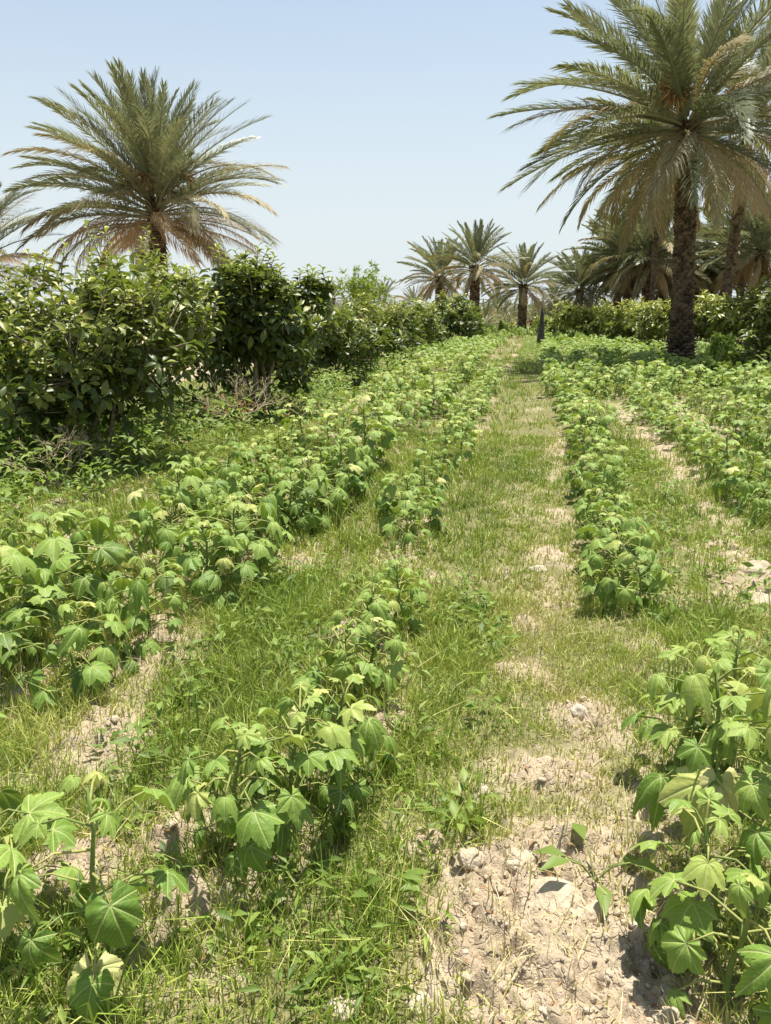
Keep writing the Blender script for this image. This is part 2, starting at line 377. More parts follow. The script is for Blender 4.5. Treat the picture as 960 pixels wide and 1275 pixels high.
LANCE = [strip_leaf((0, .4, 1.0), (.02, .14, .01), .5, .4), strip_leaf((0, .5, 1.0), (.03, .26, .03), .4, .5)]

# ------------------------------------------------------------------ crop plant
def okra_meshes(seed, h, nleaf, size, tpls, tip_tint=0.62, spread=1.0, bare_stem=0.25, detail=True, droop_add=0.0):
    r = np.random.default_rng(seed)
    st, fo = MB(), MB()
    lean = r.normal(0, .06, 2)
    tt = np.linspace(0, 1, 6)
    path = np.stack([lean[0] * h * tt ** 1.5 + .012 * np.sin(tt * 7 + r.uniform(0, 6)), lean[1] * h * tt ** 1.5 + .012 * np.cos(tt * 6 + r.uniform(0, 6)), h * tt - .03 * (1 - tt)], -1)
    if detail: st.tube(path, np.linspace(.010, .004, 6) * (0.8 + h * .5), 6, .3)
    az = r.uniform(0, 6.28)
    D, N, P, SZ, T, K = [], [], [], [], [], []
    for i in range(nleaf):
        u = bare_stem + (1 - bare_stem) * ((i + .5) / nleaf) ** .85
        az += 2.4 + r.normal(0, .3)
        p0 = np.array([np.interp(u, tt, path[:, k]) for k in range(3)])
        top = max(0, (u - .8) / .2)
        pl = (.20 * (1 - .75 * top) * r.uniform(.65, 1.15)) * spread * (size / .11)
        el = R(18 + 45 * top + r.normal(0, 10))
        out = np.array((math.cos(az), math.sin(az), 0))
        dirp = out * math.cos(el) + np.array((0, 0, math.sin(el)))
        p1 = p0 + dirp * pl * .55 + np.array((0, 0, .01)); p2 = p0 + dirp * pl - np.array((0, 0, .025 * (1 - top)))
        if detail: st.tube([p0, p1, p2], [.0042, .003, .0024], 4, r.uniform(.3, 1.0))
        dn = R(4 + droop_add + 28 * (1 - u) - 22 * top + r.normal(0, 15))      # how far the blade hangs below level
        yaw = r.normal(0, .35); o2 = np.array((math.cos(az + yaw), math.sin(az + yaw), 0))
        D.append(o2 * math.cos(dn) - np.array((0, 0, math.sin(dn))))
        N.append(np.array((0, 0, 1)) + o2 * .2 + r.normal(0, .26, 3)); P.append(p2)
        SZ.append(size * (1 - .55 * top) * r.uniform(.6, 1.12)); K.append(r.integers(len(tpls)))
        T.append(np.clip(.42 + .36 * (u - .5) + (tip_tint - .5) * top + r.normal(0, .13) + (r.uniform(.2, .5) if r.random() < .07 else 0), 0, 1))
    D, N, P, SZ, T, K = map(np.array, (D, N, P, SZ, T, K))
    Mx = frames(D, N) * SZ[:, None, None]
    for k, tp in enumerate(tpls):
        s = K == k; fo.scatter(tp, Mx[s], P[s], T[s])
    return st, fo

G_CROP = 'leafy crop plants growing in rows'
ORD = 'first second third fourth fifth sixth seventh eighth ninth tenth eleventh twelfth thirteenth fourteenth fifteenth sixteenth seventeenth eighteenth nineteenth twentieth'.split()
def gz(x, y): return float(height(np.array([x]), np.array([y]))[0])

# nearest plants, each its own mesh: photo pixel of the foot, height, leaves, leaf size, label
NEAR = [
    ((140, 1215), .50, 11, .095, 'single upright crop plant at the bottom left corner with a pale yellow lowest leaf', .16),
    ((25, 1140), .40, 10, .100, 'crop plant cut by the left picture edge beside the bottom left corner plant', .2),
    ((-70, 1080), .42, 10, .10, 'crop plant mostly beyond the left picture edge, low leaves reaching in', .2),
    ((300, 1085), .42, 19, .092, 'broad drooping crop plant with pale flowers lying in its shade', .2),
    ((368, 1035), .38, 15, .10, 'bushy crop plant just behind the one shading the pale flowers', .2),
    ((425, 985), .36, 13, .095, 'crop plant at the right rear of the nearest clump, beside bare soil', .2),
    ((425, 890), .30, 12, .085, 'light green crop plant in the middle clump, front one of three', .2),
    ((462, 865), .30, 11, .08, 'crop plant in the middle clump, second of three from the front', .2),
    ((452, 815), .30, 13, .085, 'crop plant in the middle clump, rearmost left of three', .2),
    ((492, 788), .32, 12, .08, 'crop plant ahead of the gap in the row, right of the middle clump', .2),
    ((505, 693), .30, 8, .075, 'very small lone crop plant just past the gap in the row', .2),
    ((905, 1280), .34, 8, .095, 'lowest crop plant at the bottom right corner with two pale hanging leaves', .1),
    ((880, 1215), .36, 13, .085, 'star leaved low crop plant above the bottom right corner', .15),
    ((948, 1150), .62, 14, .105, 'tall thick stemmed crop plant at the right picture edge', .3),
    ((875, 1085), .60, 13, .10, 'tall crop plant with one big pale leaf facing the bare soil', .3),
    ((842, 985), .50, 14, .09, 'crop plant rearmost in the bottom right clump, leaves over dry grass', .2),
    ((905, 985), .52, 13, .09, 'rear crop plant of the bottom right clump, next to the right edge', .2),
    ((792, 775), .26, 6, .085, 'wilted low crop plant at the near end of the row right of the path', .1),
]
for i, ((px, py), h, nl, sz, lab, bs) in enumerate(NEAR):
    x, y = ground_at(px, py)
    s, f = okra_meshes(100 + i, h, int(nl * (1.3 if i < 3 else 1.65)), sz * 1.0, OK_HI, bare_stem=bs, droop_add=22 if i in (11, 17) else 8)
    o = thing('okra_plant', lab, 'crop plant', (x, y, gz(x, y)), 0, G_CROP)
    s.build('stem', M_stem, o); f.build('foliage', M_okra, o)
    if i == 0:
        lf = MB(); dd = np.array([[.25, -.75, -.55]]); lf.scatter(OK_HI[4], frames(dd, np.array([[0.1, -.5, 1.]])) * .105, [[.02, -.10, .10]], .97)
        tag(lf.build('leaf', M_okra, o), 'pale yellow rounded lowest leaf')
    if i == 14:
        lf = MB(); dd = np.array([[-.35, -.8, -.6]]); lf.scatter(OK_HI[1], frames(dd, np.array([[0., -.6, 1.]])) * .14, [[-.06, -.15, .33]], .8)
        tag(lf.build('leaf', M_okra, o), 'large pale lobed leaf facing the camera')

# variants shared along the rows
VAR = []
for i in range(12):
    s, f = okra_meshes(300 + i, .40 + .012 * i, (33 if i < 6 else 25) + i % 6, .108, OK_HI if i < 6 else OK_MD, bare_stem=.03, droop_add=4, spread=1.12)
    VAR.append((s.mesh('stem', M_stem), f.mesh('foliage', M_okra)))
def add_row(xf, ys, phrase, far, hi_until=7.0, sc=(.85, 1.15), jx=.06):
    k = -1
    for y in ys:
        cl = float(vnoise(np.array([y * 1.1]), np.array([xf(y) * 3.7]), 61)[0])
        if xf(y) < -1.5 and y < 6.5: cl = max(cl, .62)
        if 0 < xf(y) and y < 5: cl = min(cl, .6)
        if random.random() < .05 + .16 * (cl < .35): continue
        k += 1; y = y + random.uniform(-.1, .1); x = xf(y) + random.gauss(0, jx)
        ms = VAR[random.randrange(6) if y < hi_until else random.randrange(6, 12)]
        lab = f'{ORD[k]} plant from the near end of {phrase}' if k < 14 else f'crop plant in {far}'
        o = thing('okra_plant', lab, 'crop plant', (x, y, gz(x, y)), random.uniform(0, 6.28), G_CROP, random.uniform(*sc) * (.72 + .5 * cl))
        link('stem', ms[0], o); link('foliage', ms[1], o)
        w = random.uniform(.92, 1.22); o.scale = (o.scale[0] * w, o.scale[1] * w, o.scale[2])
def ysp(a, b, d): return np.arange(a, b, d)
add_row(lambda y: -.80 - .012 * min(y, 14), ysp(5.3, 19.5, .46), 'the thin row left of the path', 'the far part of the thin row left of the grassy path', sc=(.58, .88))
add_row(lambda y: -1.86 + .05 * min(y - 2.6, 4), np.concatenate([ysp(2.7, 6.4, .35), ysp(6.4, 19, .42)]), 'the left bed, front row', 'the far part of the left bed, front row', sc=(.75, 1.15))
add_row(lambda y: -2.45, ysp(2.9, 19, .45), 'the left bed, second row', 'the far part of the left bed, second row', sc=(.8, 1.2), jx=.12)
add_row(lambda y: .58, ysp(4.25, 14.2, .40), 'the narrow row right of the path', 'the far part of the narrow row right of the grassy path', sc=(.62, .88), jx=.06)
add_row(lambda y: 1.74, ysp(5.0, 14.2, .42), 'the second row right of the path', 'the far part of the second row right of the path', sc=(.72, 1.02))
add_row(lambda y: 2.62, ysp(7.2, 14.3, .46), 'the third row right of the path', 'the far part of the third row right of the path', sc=(.7, 1.0), jx=.1)
add_row(lambda y: 3.5, ysp(9.2, 14.2, .55), 'the fourth row right of the path', 'the far part of the fourth row right of the path', sc=(.95, 1.25), jx=.12)
for k, x in enumerate(np.arange(.35, 4.6, .36)):
    y = 14.8 + random.uniform(-.25, .25)
    ms = VAR[6 + k % 6]
    o = thing('okra_plant', f'{ORD[k]} plant from the left in the crosswise row before the shaded patch', 'crop plant', (x, y, gz(x, y)), random.uniform(0, 6), G_CROP, 1.15)
    link('stem', ms[0], o); link('foliage', ms[1], o)

# the rest of the field, past the counted plants, is one mass
def far_field():
    m = MB(); P = []
    for y in np.arange(15.3, 62, .38):
        for x in np.arange(-3.3, 6.4, .74):
            if x < 0.2 and y < 19.4: continue
            if -.55 < x < .25 and y < 48: continue
            if -1.3 < x < -1.0 and y < 45: continue
            lim = 6.4 if y < 30 else 4.6 - (y - 30) * .09
            if x > lim: continue
            if random.random() < .12: continue
            P.append((x + random.gauss(0, .07), y + random.gauss(0, .1)))
    for (x, y) in P:
        n = 18 if y < 35 else 11
        r = np.random.default_rng(int(x * 1000) % 9973 + int(y * 77))
        az = r.uniform(0, 6.28, n); el = r.uniform(-.9, .15, n)
        d = np.stack([np.cos(az) * np.cos(el), np.sin(az) * np.cos(el), np.sin(el)], -1)
        rad = r.uniform(.05, .3, n)
        h = r.uniform(.38, .62)
        loc = np.stack([x + np.cos(az) * rad, y + np.sin(az) * rad, h * np.sqrt(np.clip(1 - (rad / .38) ** 2, .05, 1)) * r.uniform(.55, 1.0, n)], -1)
        sz = r.uniform(.08, .12, n) * (1 if y < 35 else 1.3)
        nn = np.stack([r.normal(0, .3, n), r.normal(0, .3, n), np.ones(n)], -1)
        m.scatter(OK_LO[n % 2], frames(d, nn) * sz[:, None, None], loc, np.clip(r.normal(.52, .1, n), 0, 1))
    tag(m.build('okra_field', M_okra), 'dense far mass of leafy crop plants running to the palms', kind='stuff')
far_field()

# ------------------------------------------------------------------ grass and straw
def blades(N, ymin, ymax, hrange, wrange, dens_fn, tint_fn, tuft=7, five=True, lean=.55):
    m = MB()
    nt = N // tuft
    # sample tufts uniformly in log distance weighted by area, inside the view wedge
    y = np.sqrt(rng.uniform(ymin ** 2, ymax ** 2, nt * 2)); c = YAW
    a = np.arctan(rng.uniform(-1.02, 1.02, nt * 2))
    x = y * np.tan(a) * 1.0 - y * math.tan(c); yy = y
    k = in_view(x, yy); x, yy = x[k][:nt], yy[k][:nt]
    d = dens_fn(x, yy); k = rng.random(len(x)) < d; x, yy = x[k], yy[k]
    tb = tint_fn(x, yy)
    n = len(x); hs = rng.uniform(.55, 1.25, n) * (.45 + 1.1 * fbm(x * 2.6, yy * 2.6, 71, 2)) * (1 - .45 * np.exp(-((x - .15) / .42) ** 2))
    x = np.repeat(x, tuft); yy = np.repeat(yy, tuft); tb = np.repeat(tb, tuft); hs = np.repeat(hs, tuft)
    n = len(x)
    ang = rng.uniform(0, 6.283, n); sp = np.abs(rng.normal(0, .035, n)) * (1 + yy * .05)
    bx, by = x + np.cos(ang) * sp, yy + np.sin(ang) * sp
    bz = height(bx, by) - .004
    h = rng.uniform(*hrange, n) * hs; w = rng.uniform(*wrange, n) * .5
    az = ang + rng.normal(0, .8, n); ln = h * np.abs(rng.normal(lean, .3, n))
    fa = rng.uniform(0, 6.283, n)
    s = np.stack([np.cos(fa) * w, np.sin(fa) * w, np.zeros(n)], -1)
    dirh = np.stack([np.cos(az), np.sin(az), np.zeros(n)], -1)
    base = np.stack([bx, by, bz], -1)
    up = np.array((0, 0, 1.0))
    hz = h * np.clip(1 - .35 * (ln / h) ** 2, .25, 1)
    mid = base + up * (hz * .62)[:, None] + dirh * (ln * .32)[:, None]
    tip = base + up * hz[:, None] + dirh * ln[:, None]
    tint = np.clip(tb + rng.normal(0, .15, n), 0, 1)
    if five:
        v = np.stack([base - s, base + s, mid + s * .8, mid - s * .8, tip], 1)
        o = np.arange(n)[:, None] * 5
        m.add(v.reshape(-1, 3), [o + np.array([[0, 1, 2, 3]]), o + np.array([[3, 2, 4]])], np.repeat(tint, 5))
    else:
        v = np.stack([base - s, base + s, tip], 1); o = np.arange(n)[:, None] * 3
        m.add(v.reshape(-1, 3), [o + np.array([[0, 1, 2]])], np.repeat(tint, 3))
    return m
def dens_green(x, y):
    b = bareness(x, y); return np.clip(1.15 - 1.3 * b, .07, 1) * (.38 + .62 * sstep(.34, .54, fbm(x * 6, y * 6, 81, 3)))
def tint_green(x, y):
    b = bareness(x, y)
    return .28 + .42 * b + .45 * (fbm(x * 1.6, y * 1.1, 51) - .5) + .25 * (fbm(x * 7, y * 7, 57) - .5) + .26 * np.exp(-((x - .2) / .36) ** 2) * (1 - .75 * sstep(3.8, 6.5, y))
g = MB()
for part in (blades(230000, 1.05, 4.2, (.035, .115), (.0025, .0055), dens_green, tint_green),
             blades(260000, 4.0, 10, (.04, .12), (.005, .010), dens_green, tint_green, 7),
             blades(170000, 9.5, 26, (.06, .15), (.012, .022), dens_green, tint_green, 6, False),
             blades(75000, 25, 75, (.12, .30), (.03, .06), dens_green, tint_green, 5, False),
             blades(3500, 1.05, 12, (.16, .34), (.002, .004), lambda x, y: .6 + 0 * x, lambda x, y: .80 + 0 * x, 2, True, .35),
             blades(3000, 1.05, 5, (.18, .34), (.004, .008), lambda x, y: dens_green(x, y) * .7, lambda x, y: tint_green(x, y) - .05, 4, True, .7)):
    for a, b in (('v', part.v), ('t', part.t), ('s', part.s)): getattr(g, a).extend(b)
    for f in part.f: g.f.append(f + g.n)
    g.n += part.n
tag(g.build('grass', M_grass, None, False), 'bright green and yellowing grass between the crop rows', kind='stuff')
dg = blades(135000, 1.05, 13, (.04, .12), (.002, .0055), lambda x, y: np.clip(.12 + 1.2 * bareness(x, y), 0, .9) * (1 - .4 * (bareness(x, y) > .97)) * (1 - .5 * sstep(4, 7, y)), lambda x, y: .70 + .3 * fbm(x * 3, y * 3, 66), 5, True, 1.3)
tag(dg.build('dry_grass', M_grass, None, False), 'straw coloured dry grass lying over bare soil', kind='stuff')

# ------------------------------------------------------------------ soil clods and stones
def ico(sub, seed, amp, flat=.7):
    import bmesh
    b = bmesh.new(); bmesh.ops.create_icosphere(b, subdivisions=sub, radius=1)
    v = np.array([q.co[:] for q in b.verts]); f = np.array([[q.index for q in p.verts] for p in b.faces]); b.free()
    r0 = np.random.default_rng(seed)
    k = r0.normal(0, 1.3, (7, 3)); ph = r0.uniform(0, 6.3, 7)
    d = sum(np.sin(v @ k[i] * (1 + i * .45) + ph[i]) / (1 + i * .35) for i in range(7)) / 3
    d = d - .5 * np.abs(np.sin(v @ k[1] * 1.7 + ph[2])) - .35 * np.abs(np.sin(v @ k[4] * 2.3 + ph[3])) + .4
    v = v * (1 + amp * d)[:, None] * np.array((1, r0.uniform(.65, 1), flat))
    return v, [f], np.zeros((len(v), 3))
CLOD = [ico(2, 500 + i, .3, .6) for i in range(8)]
def clods():
    m = MB(); n = 36000
    y = rng.uniform(1.05, 2.9, n) ** 2; y = y[y < 8.5]; n = len(y)
    x = rng.uniform(-.9, .9, n) * y * 1.15 - y * math.tan(YAW)
    b = bareness(x, y); k = in_view(x, y) & (rng.random(n) < sstep(.5, 1.0, b) * .8 + .012)
    x, y = x[k], y[k]; n = len(x)
    sz = np.clip(  .002 + .0028 * rng.pareto(2.1, n), .002, .016) * (1 + .06 * y)
    a = rng.uniform(0, 6.28, n)
    d = np.stack([np.cos(a), np.sin(a), rng.normal(0, .3, n)], -1); nn = np.stack([rng.normal(0, .4, n), rng.normal(0, .4, n), np.ones(n)], -1)
    Mx = frames(d, nn) * sz[:, None, None]
    loc = np.stack([x, y, height(x, y) + sz * .1], -1); kk = rng.integers(0, 8, n)
    for q in range(8): m.scatter(CLOD[q], Mx[kk == q], loc[kk == q], rng.uniform(.3, .7, (kk == q).sum()))
    tag(m.build('soil_clods', M_clod), 'loose crumbs and clods of pale dry soil', kind='stuff')
clods()
def stone(px, py, s, seed, label, flat=.6, name='stone', mat=None):
    x, y = ground_at(px, py); m = MB(); tp = ico(4, seed, .28, flat); m.add(tp[0] * s, tp[1])
    o = m.build(name, mat or M_stone); o.location = (x, y, gz(x, y) - s * .12); o.rotation_euler = (0, 0, seed)
    tag(o, label, 'stone' if name == 'stone' else 'clod', 'stones and clods on the soil')
stone(210, 972, .030, 1, 'small pale stone on bare soil left of the clump with flowers')
stone(722, 900, .050, 2, 'flat whitish stone in the dry grass between the two near clumps')
stone(672, 712, .055, 3, 'pale pointed stone standing in grass before the right row')
stone(425, 1262, .050, 4, 'pale stone at the bottom picture edge on the path')
stone(520, 1250, .034, 5, 'small tan stone at the bottom edge beside the cloddy soil')
stone(600, 990, .030, 8, 'small stone half hidden in yellow grass above the cloddy patch')
stone(690, 1130, .095, 6, 'largest hardened slab of cloddy soil on the bare patch', .45, 'soil_clod', M_clod)
stone(650, 1085, .055, 9, 'cracked clod behind the largest hardened slab of soil', .5, 'soil_clod', M_clod)
stone(740, 1148, .05, 10, 'rounded clod at the right end of the bare patch', .6, 'soil_clod', M_clod)
stone(585, 1085, .045, 12, 'lumpy clod at the left top of the bare patch', .6, 'soil_clod', M_clod)
stone(945, 720, .13, 7, 'grey brown clod by the right edge, upper one of a heap', .6, 'soil_clod', M_clod)
stone(950, 755, .11, 11, 'pale clod by the right edge, lower one of a heap', .6, 'soil_clod', M_clod)

def litter():
    m = MB(); n = 3900
    y = rng.uniform(1.05, 2.7, n) ** 2; x = rng.uniform(-.9, .9, n) * y * 1.1 - y * math.tan(YAW)
    k = (rng.random(n) < .25 + .75 * bareness(x, y)); x, y = x[k], y[k]; n = len(x)
    a = rng.uniform(0, 6.28, n); d = np.stack([np.cos(a), np.sin(a), rng.normal(0, .15, n)], -1); nn = np.stack([rng.normal(0, .4, n), rng.normal(0, .4, n), np.ones(n)], -1)
    m.scatter(LANCE[1], frames(d, nn) * rng.uniform(.01, .035, n)[:, None, None] * np.array([.7, 1, 1]), np.stack([x, y, height(x, y) + .006], -1), rng.uniform(0, 1, n))
    tag(m.build('leaf_litter', M_rust), 'shrivelled brown leaf scraps scattered over the soil', kind='stuff')
litter()

# ------------------------------------------------------------------ date palms
def frond_tpl(seed, C, n, lw=.0042, ll=.125, lift=.5, hang=0.0):
    """unit-length feather leaf along +y, curving down by C radians over its length"""
    r = np.random.default_rng(seed); m = MB()
    T = np.linspace(0, 1, 61); ang = -C * T ** 1.4
    yy = np.concatenate([[0], np.cumsum(np.cos(ang[:-1]))]) / 60; zz = np.concatenate([[0], np.cumsum(np.sin(ang[:-1]))]) / 60
    sw = r.normal(0, .04); xx = sw * T ** 2
    P = np.stack([xx, yy, zz], -1)
    m.tube(P[::6], np.linspace(.0085, .0018, 11), 4, .8)
    for side in (-1, 1):
        t = np.linspace(.14, .995, n) + r.normal(0, .003, n); t = np.clip(t, 0, 1)
        p = np.stack([np.interp(t, T, P[:, k]) for k in range(3)], -1); a = np.interp(t, T, ang)
        tan = np.stack([np.zeros(n), np.cos(a), np.sin(a)], -1); nor = np.stack([np.zeros(n), -np.sin(a), np.cos(a)], -1)
        lat = np.array((side, 0, 0.0))
        fw = np.interp(t, [.14, .6, 1], [R(48), R(40), R(16)]) + r.normal(0, .09, n)
        li = lift + r.normal(0, .22, n)
        d = tan * np.cos(fw)[:, None] + np.sin(fw)[:, None] * (lat * np.cos(li)[:, None] + nor * np.sin(li)[:, None])
        L = ll * np.interp(t, [.14, .22, .45, .8, 1], [.35, .8, 1, .82, .5]) * r.uniform(.88, 1.1, n)
        dn = np.array((0, 0, -1.0))
        mid = p + d * (L * .5)[:, None] + dn * (L * .06 * hang)[:, None]; tip = p + d * L[:, None] + dn * (L * (.08 + .45 * hang))[:, None]
        w = unit(np.cross(d, nor + .6 * lat * side)) * lw
        v = np.stack([p - w * .5, p + w * .5, mid + w, mid - w, tip], 1); o = np.arange(n)[:, None] * 5
        m.add(v.reshape(-1, 3), [o + np.array([[0, 1, 2, 3]]), o + np.array([[3, 2, 4]])], np.repeat(np.clip(r.normal(.5, .12, n), 0, 1), 5))
    return m
def frond_set(n, lw, ll):
    out = {}
    for age, (Cs, mat, lift, hang) in dict(young=((.25, .4, .55), M_palm, .5, 0), mid=((.45, .65, .85), M_palm, .45, .2), old=((.7, .95, 1.2), M_palm_old, .2, .6), dead=((.55, .8, 1.1), M_palm_dead, -.1, 1.1)).items():
        out[age] = [frond_tpl(int(c * 100) + n, c, n, lw, ll, lift, hang).mesh('frond', mat, False) for c in Cs]
    return out
FR_BIG = frond_set(88, .0036, .162)
FR_FAR = frond_set(56, .0075, .165)

def trunk_mesh(H, r0, r1, rows, per, seed, flare=.0, shag=0.0):
    m = MB(); r = np.random.default_rng(seed)
    zs = np.linspace(-.15, H, 14); rad = np.interp(zs, [-.15, .5, 1.0, H], [r0 * (1 + flare), r0 * (1 + flare * .4), r0, r1])
    m.tube(np.stack([zs * 0, zs * 0, zs], -1), rad * .93, 14, .15)
    # spiral of cut leaf bases
    for k in range(rows):
        z = H * (k + .3) / rows; rr = np.interp(z, zs, rad)
        for j in range(per):
            a = 6.283 * (j + .5 * (k % 2)) / per + r.normal(0, .05)
            wv = 6.283 * rr / per * .62; hh = H / rows * r.uniform(1.1, 1.7); out = (.04 + r.uniform(0, .085)) * min(1, rr / .28) + shag * max(0, 1 - z / 1.6) * r.uniform(0, .22) + (.10 * sstep(H - .8, H, z))
            ca, sa = math.cos(a), math.sin(a); t = np.array((-sa, ca, 0)); o = np.array((ca, sa, 0)); up = np.array((0, 0, 1.0))
            c = o * rr * .93 + up * z
            v = [c - t * wv - up * hh * .6, c + t * wv - up * hh * .6, c + t * wv * .75 + o * out + up * hh * .35, c - t * wv * .75 + o * out + up * hh * .35, c + up * hh * .75 - t * wv * .5, c + up * hh * .75 + t * wv * .5]
            m.add(v, [[(0, 1, 2, 3), (3, 2, 5, 4)], [(0, 3, 4), (1, 5, 2)]], np.clip(r.normal(.5, .22), 0, 1))
    return m
def fruit_mesh(seed):
    m = MB(); r = np.random.default_rng(seed)
    m.tube([(0, 0, 0), (0, .35, .25), (0, .7, .1)], [.03, .022, .018], 5)
    for k in range(46):
        a, e = r.uniform(-1.3, 1.3), r.uniform(-1.2, .5); l = r.uniform(.3, .6)
        d = np.array((math.sin(a) * math.cos(e), math.cos(a) * math.cos(e), math.sin(e)))
        p = np.array((0, .7, .1)); pts = [p, p + d * l * .5, p + d * l * .8 + np.array((0, 0, -.22 * l))]
        m.tube(pts, [.009, .014, .012], 4)
    return m.mesh('fruit_bunch', M_fruit)
FRUIT = [fruit_mesh(1), fruit_mesh(2)]

G_PALM = 'date palms around the field'
def palm(label, x, y, H, L, n, fr, seed, tr=(.27, .22), rows=None, per=11, lean=(0, 0), skirt=.2, fruit=0, trunk_data=None, shag=0.0, droop=1.0, zbase=0.0, up=84, ex=.95, tap=.2, zspan=.95, deadp=.6):
    r = random.Random(seed)
    o = thing('date_palm', label, 'palm tree', (x, y, zbase), r.uniform(0, 6.28) if lean == (0, 0) else 0, G_PALM)
    if lean != (0, 0): o.rotation_euler = (-lean[1] / H, lean[0] / H, 0)
    if trunk_data: link('trunk', trunk_data[0], o, sc=(tr[0] / .25, tr[0] / .25, H / trunk_data[1]))
    else: trunk_mesh(H, tr[0], tr[1], rows or int(H / .085), per, seed, .25, shag).build('trunk', M_trunk, o, False)
    az = r.uniform(0, 6)
    for i in range(n):
        u = (i + .5) / n
        az += 2.39996 + r.gauss(0, .12)
        e = up - (up + 46 * droop) * u ** ex + r.gauss(0, 5)
        if u > 1 - skirt: age = 'dead' if r.random() < deadp else 'old'
        elif u > .62: age = 'old' if r.random() < .42 else 'mid'
        elif u > .3: age = 'mid' if r.random() < .8 else r.choice(('young', 'old'))
        else: age = 'young'
        me = r.choice(fr[age])
        l = L * (.72 + .28 * min(1, u * 3)) * r.uniform(.9, 1.06) * (.92 if age == 'dead' else 1)
        rad = .08 + .2 * u
        z = H + .45 - zspan * u; l *= 1 - tap * max(0, (u - .65) / .35)
        # +y of the leaf points outward: azimuth az
        f = link('frond', me, o, (math.sin(-az) * rad, math.cos(-az) * rad, z), (R(e), r.gauss(0, .25), az), l)
    for k in range(fruit):
        a = r.uniform(0, 6.28)
        link('fruit_bunch', r.choice(FRUIT), o, (math.sin(-a) * .25, math.cos(-a) * .25, H + .15), (R(r.uniform(5, 45)), 0, a), r.uniform(.9, 1.3))
    return o

def palm_px(label, px, py_c, Y, L, n, fr, seed, **kw):
    """palm whose crown centre stands at photo pixel (px, py_c) at distance Y"""
    x, y, z = at_depth(px, py_c, Y)
    return palm(label, x, y, z, L, n, fr, seed, **kw)
palm_px('tall date palm with dark scaly trunk and huge crown at the upper right', 877, 150, 23, 4.65, 104, FR_BIG, 3, tr=(.25, .21), per=11, rows=72, skirt=.10, fruit=5, shag=1.0, droop=.78, tap=.38, deadp=.3, lean=(-.4, 0))
palm_px('big date palm with spreading crown behind the near left fig bush', 192, 246, 26, 4.4, 128, FR_BIG, 8, tr=(.25, .22), per=12, skirt=.2, fruit=6, droop=.22, ex=.92, tap=.2, zspan=1.4)
palm_px('date palm cut by the left picture edge, only a few fronds showing', -38, 318, 24, 3.1, 64, FR_BIG, 12, tr=(.24, .22), per=11, skirt=.2, droop=.1, ex=1.25, up=88)
palm_px('slender leaning palm trunk just left of the tall scaly one', 829, 190, 45, 5.0, 50, FR_FAR, 21, tr=(.12, .1), per=8, skirt=.2, lean=(-.25, 0))
palm_px('palm with reddish brown trunk right of the tall scaly one', 925, 160, 43, 5.4, 56, FR_FAR, 22, tr=(.22, .2), per=9, skirt=.3, lean=(.3, 0), fruit=4)
TR_FAR = (trunk_mesh(4.0, .25, .22, 30, 9, 77, .1).mesh('trunk', M_trunk, False), 4.0)
FARP = [
    (548, 335, 50, 3.1, 'left palm of the leaning pair beyond the far left fig bush', .3), (592, 322, 46, 3.2, 'right palm of the pair beyond the far left fig bush, brown skirt hanging', .42),
    (652, 345, 55, 3.6, 'round headed palm standing alone at the end of the path', .2), (722, 350, 62, 3.1, 'small palm right of the one at the path end', .25),
    (772, 335, 52, 3.1, 'palm with hanging fronds left of the broad one behind the right hedge', .35), (808, 330, 44, 3.6, 'broad brown skirted palm behind the right hedge', .4),
    (868, 352, 50, 3.4, 'low palm seen between the two trunks at the right', .45), (905, 330, 55, 3.3, 'palm behind the reddish brown trunk at the right', .4), (948, 320, 42, 3.6, 'palm with arching brown fronds at the right picture edge', .45),
    (985, 300, 48, 3.6, 'palm just beyond the right picture edge in the grove', .4), (690, 366, 80, 3.2, 'low distant palm between the path end palm and the small palm', .3), (618, 372, 85, 3.0, 'low distant palm behind the pair, mostly brown', .4),
    (516, 372, 90, 3.0, 'distant palm top just left of the leaning pair', .25), (478, 362, 105, 3.2, 'tiny distant palm right of the feathery yellow green tree', .2), (415, 362, 110, 3.2, 'tiny distant palm left of the feathery yellow green tree', .2),
    (838, 368, 75, 3.3, 'distant palm behind the slender leaning trunk', .4), (780, 368, 82, 3.2, 'distant brown palm behind the right hedge', .45), (1010, 345, 60, 3.4, 'palm outside the right edge beyond the fig bush', .4),
]
FARP += [(785, 342, 60, 3.4, 'tall green palm over the left half of the right hedge', .25),
         (830, 345, 62, 3.4, 'green palm right behind the slender leaning trunk', .25), (890, 340, 66, 3.4, 'green palm in the gap right of the scaly trunk', .25), (925, 350, 70, 3.3, 'rear palm of the grove near the right edge', .3)]
for k, (px, py, Y, L, lab, sk) in enumerate(FARP):
    if px > 730 and Y < 60: L *= 1 + 14 / Y; Y += 14
    palm_px(lab, px, py + (9 if px < 730 else -10), Y, L * (.84 if px < 700 else 1.08), (66 if px < 700 else 84) if Y < 70 else 44, FR_FAR, 40 + k, tr=(.26, .24), skirt=sk * (.5 if px < 700 else .35), trunk_data=TR_FAR, droop=.6, tap=.35)

YOUNG = [(603, 392, 62, 'young bushy palm at the far end of the left hedge', 2.0), (625, 390, 70, 'young palm left of the path end palm', 2.2), (640, 391, 84, 'small young palm close behind the path end palm', 2.0),
         (683, 390, 68, 'young palm right of the path end palm', 2.2), (706, 390, 60, 'young palm by the left end of the right hedge', 2.1), (728, 388, 74, 'young palm peeping over the left end of the right hedge', 2.3), (664, 391, 78, 'low young palm seen past the cloth wrapped pole', 1.9)]
for k, (px, py, Y, lab, L) in enumerate(YOUNG):
    x, y, z = at_depth(px, py, Y)
    palm(lab, x, y, .55, L, 34, FR_FAR, 90 + k, tr=(.26, .24), skirt=.3, trunk_data=TR_FAR, droop=.35, tap=.2)

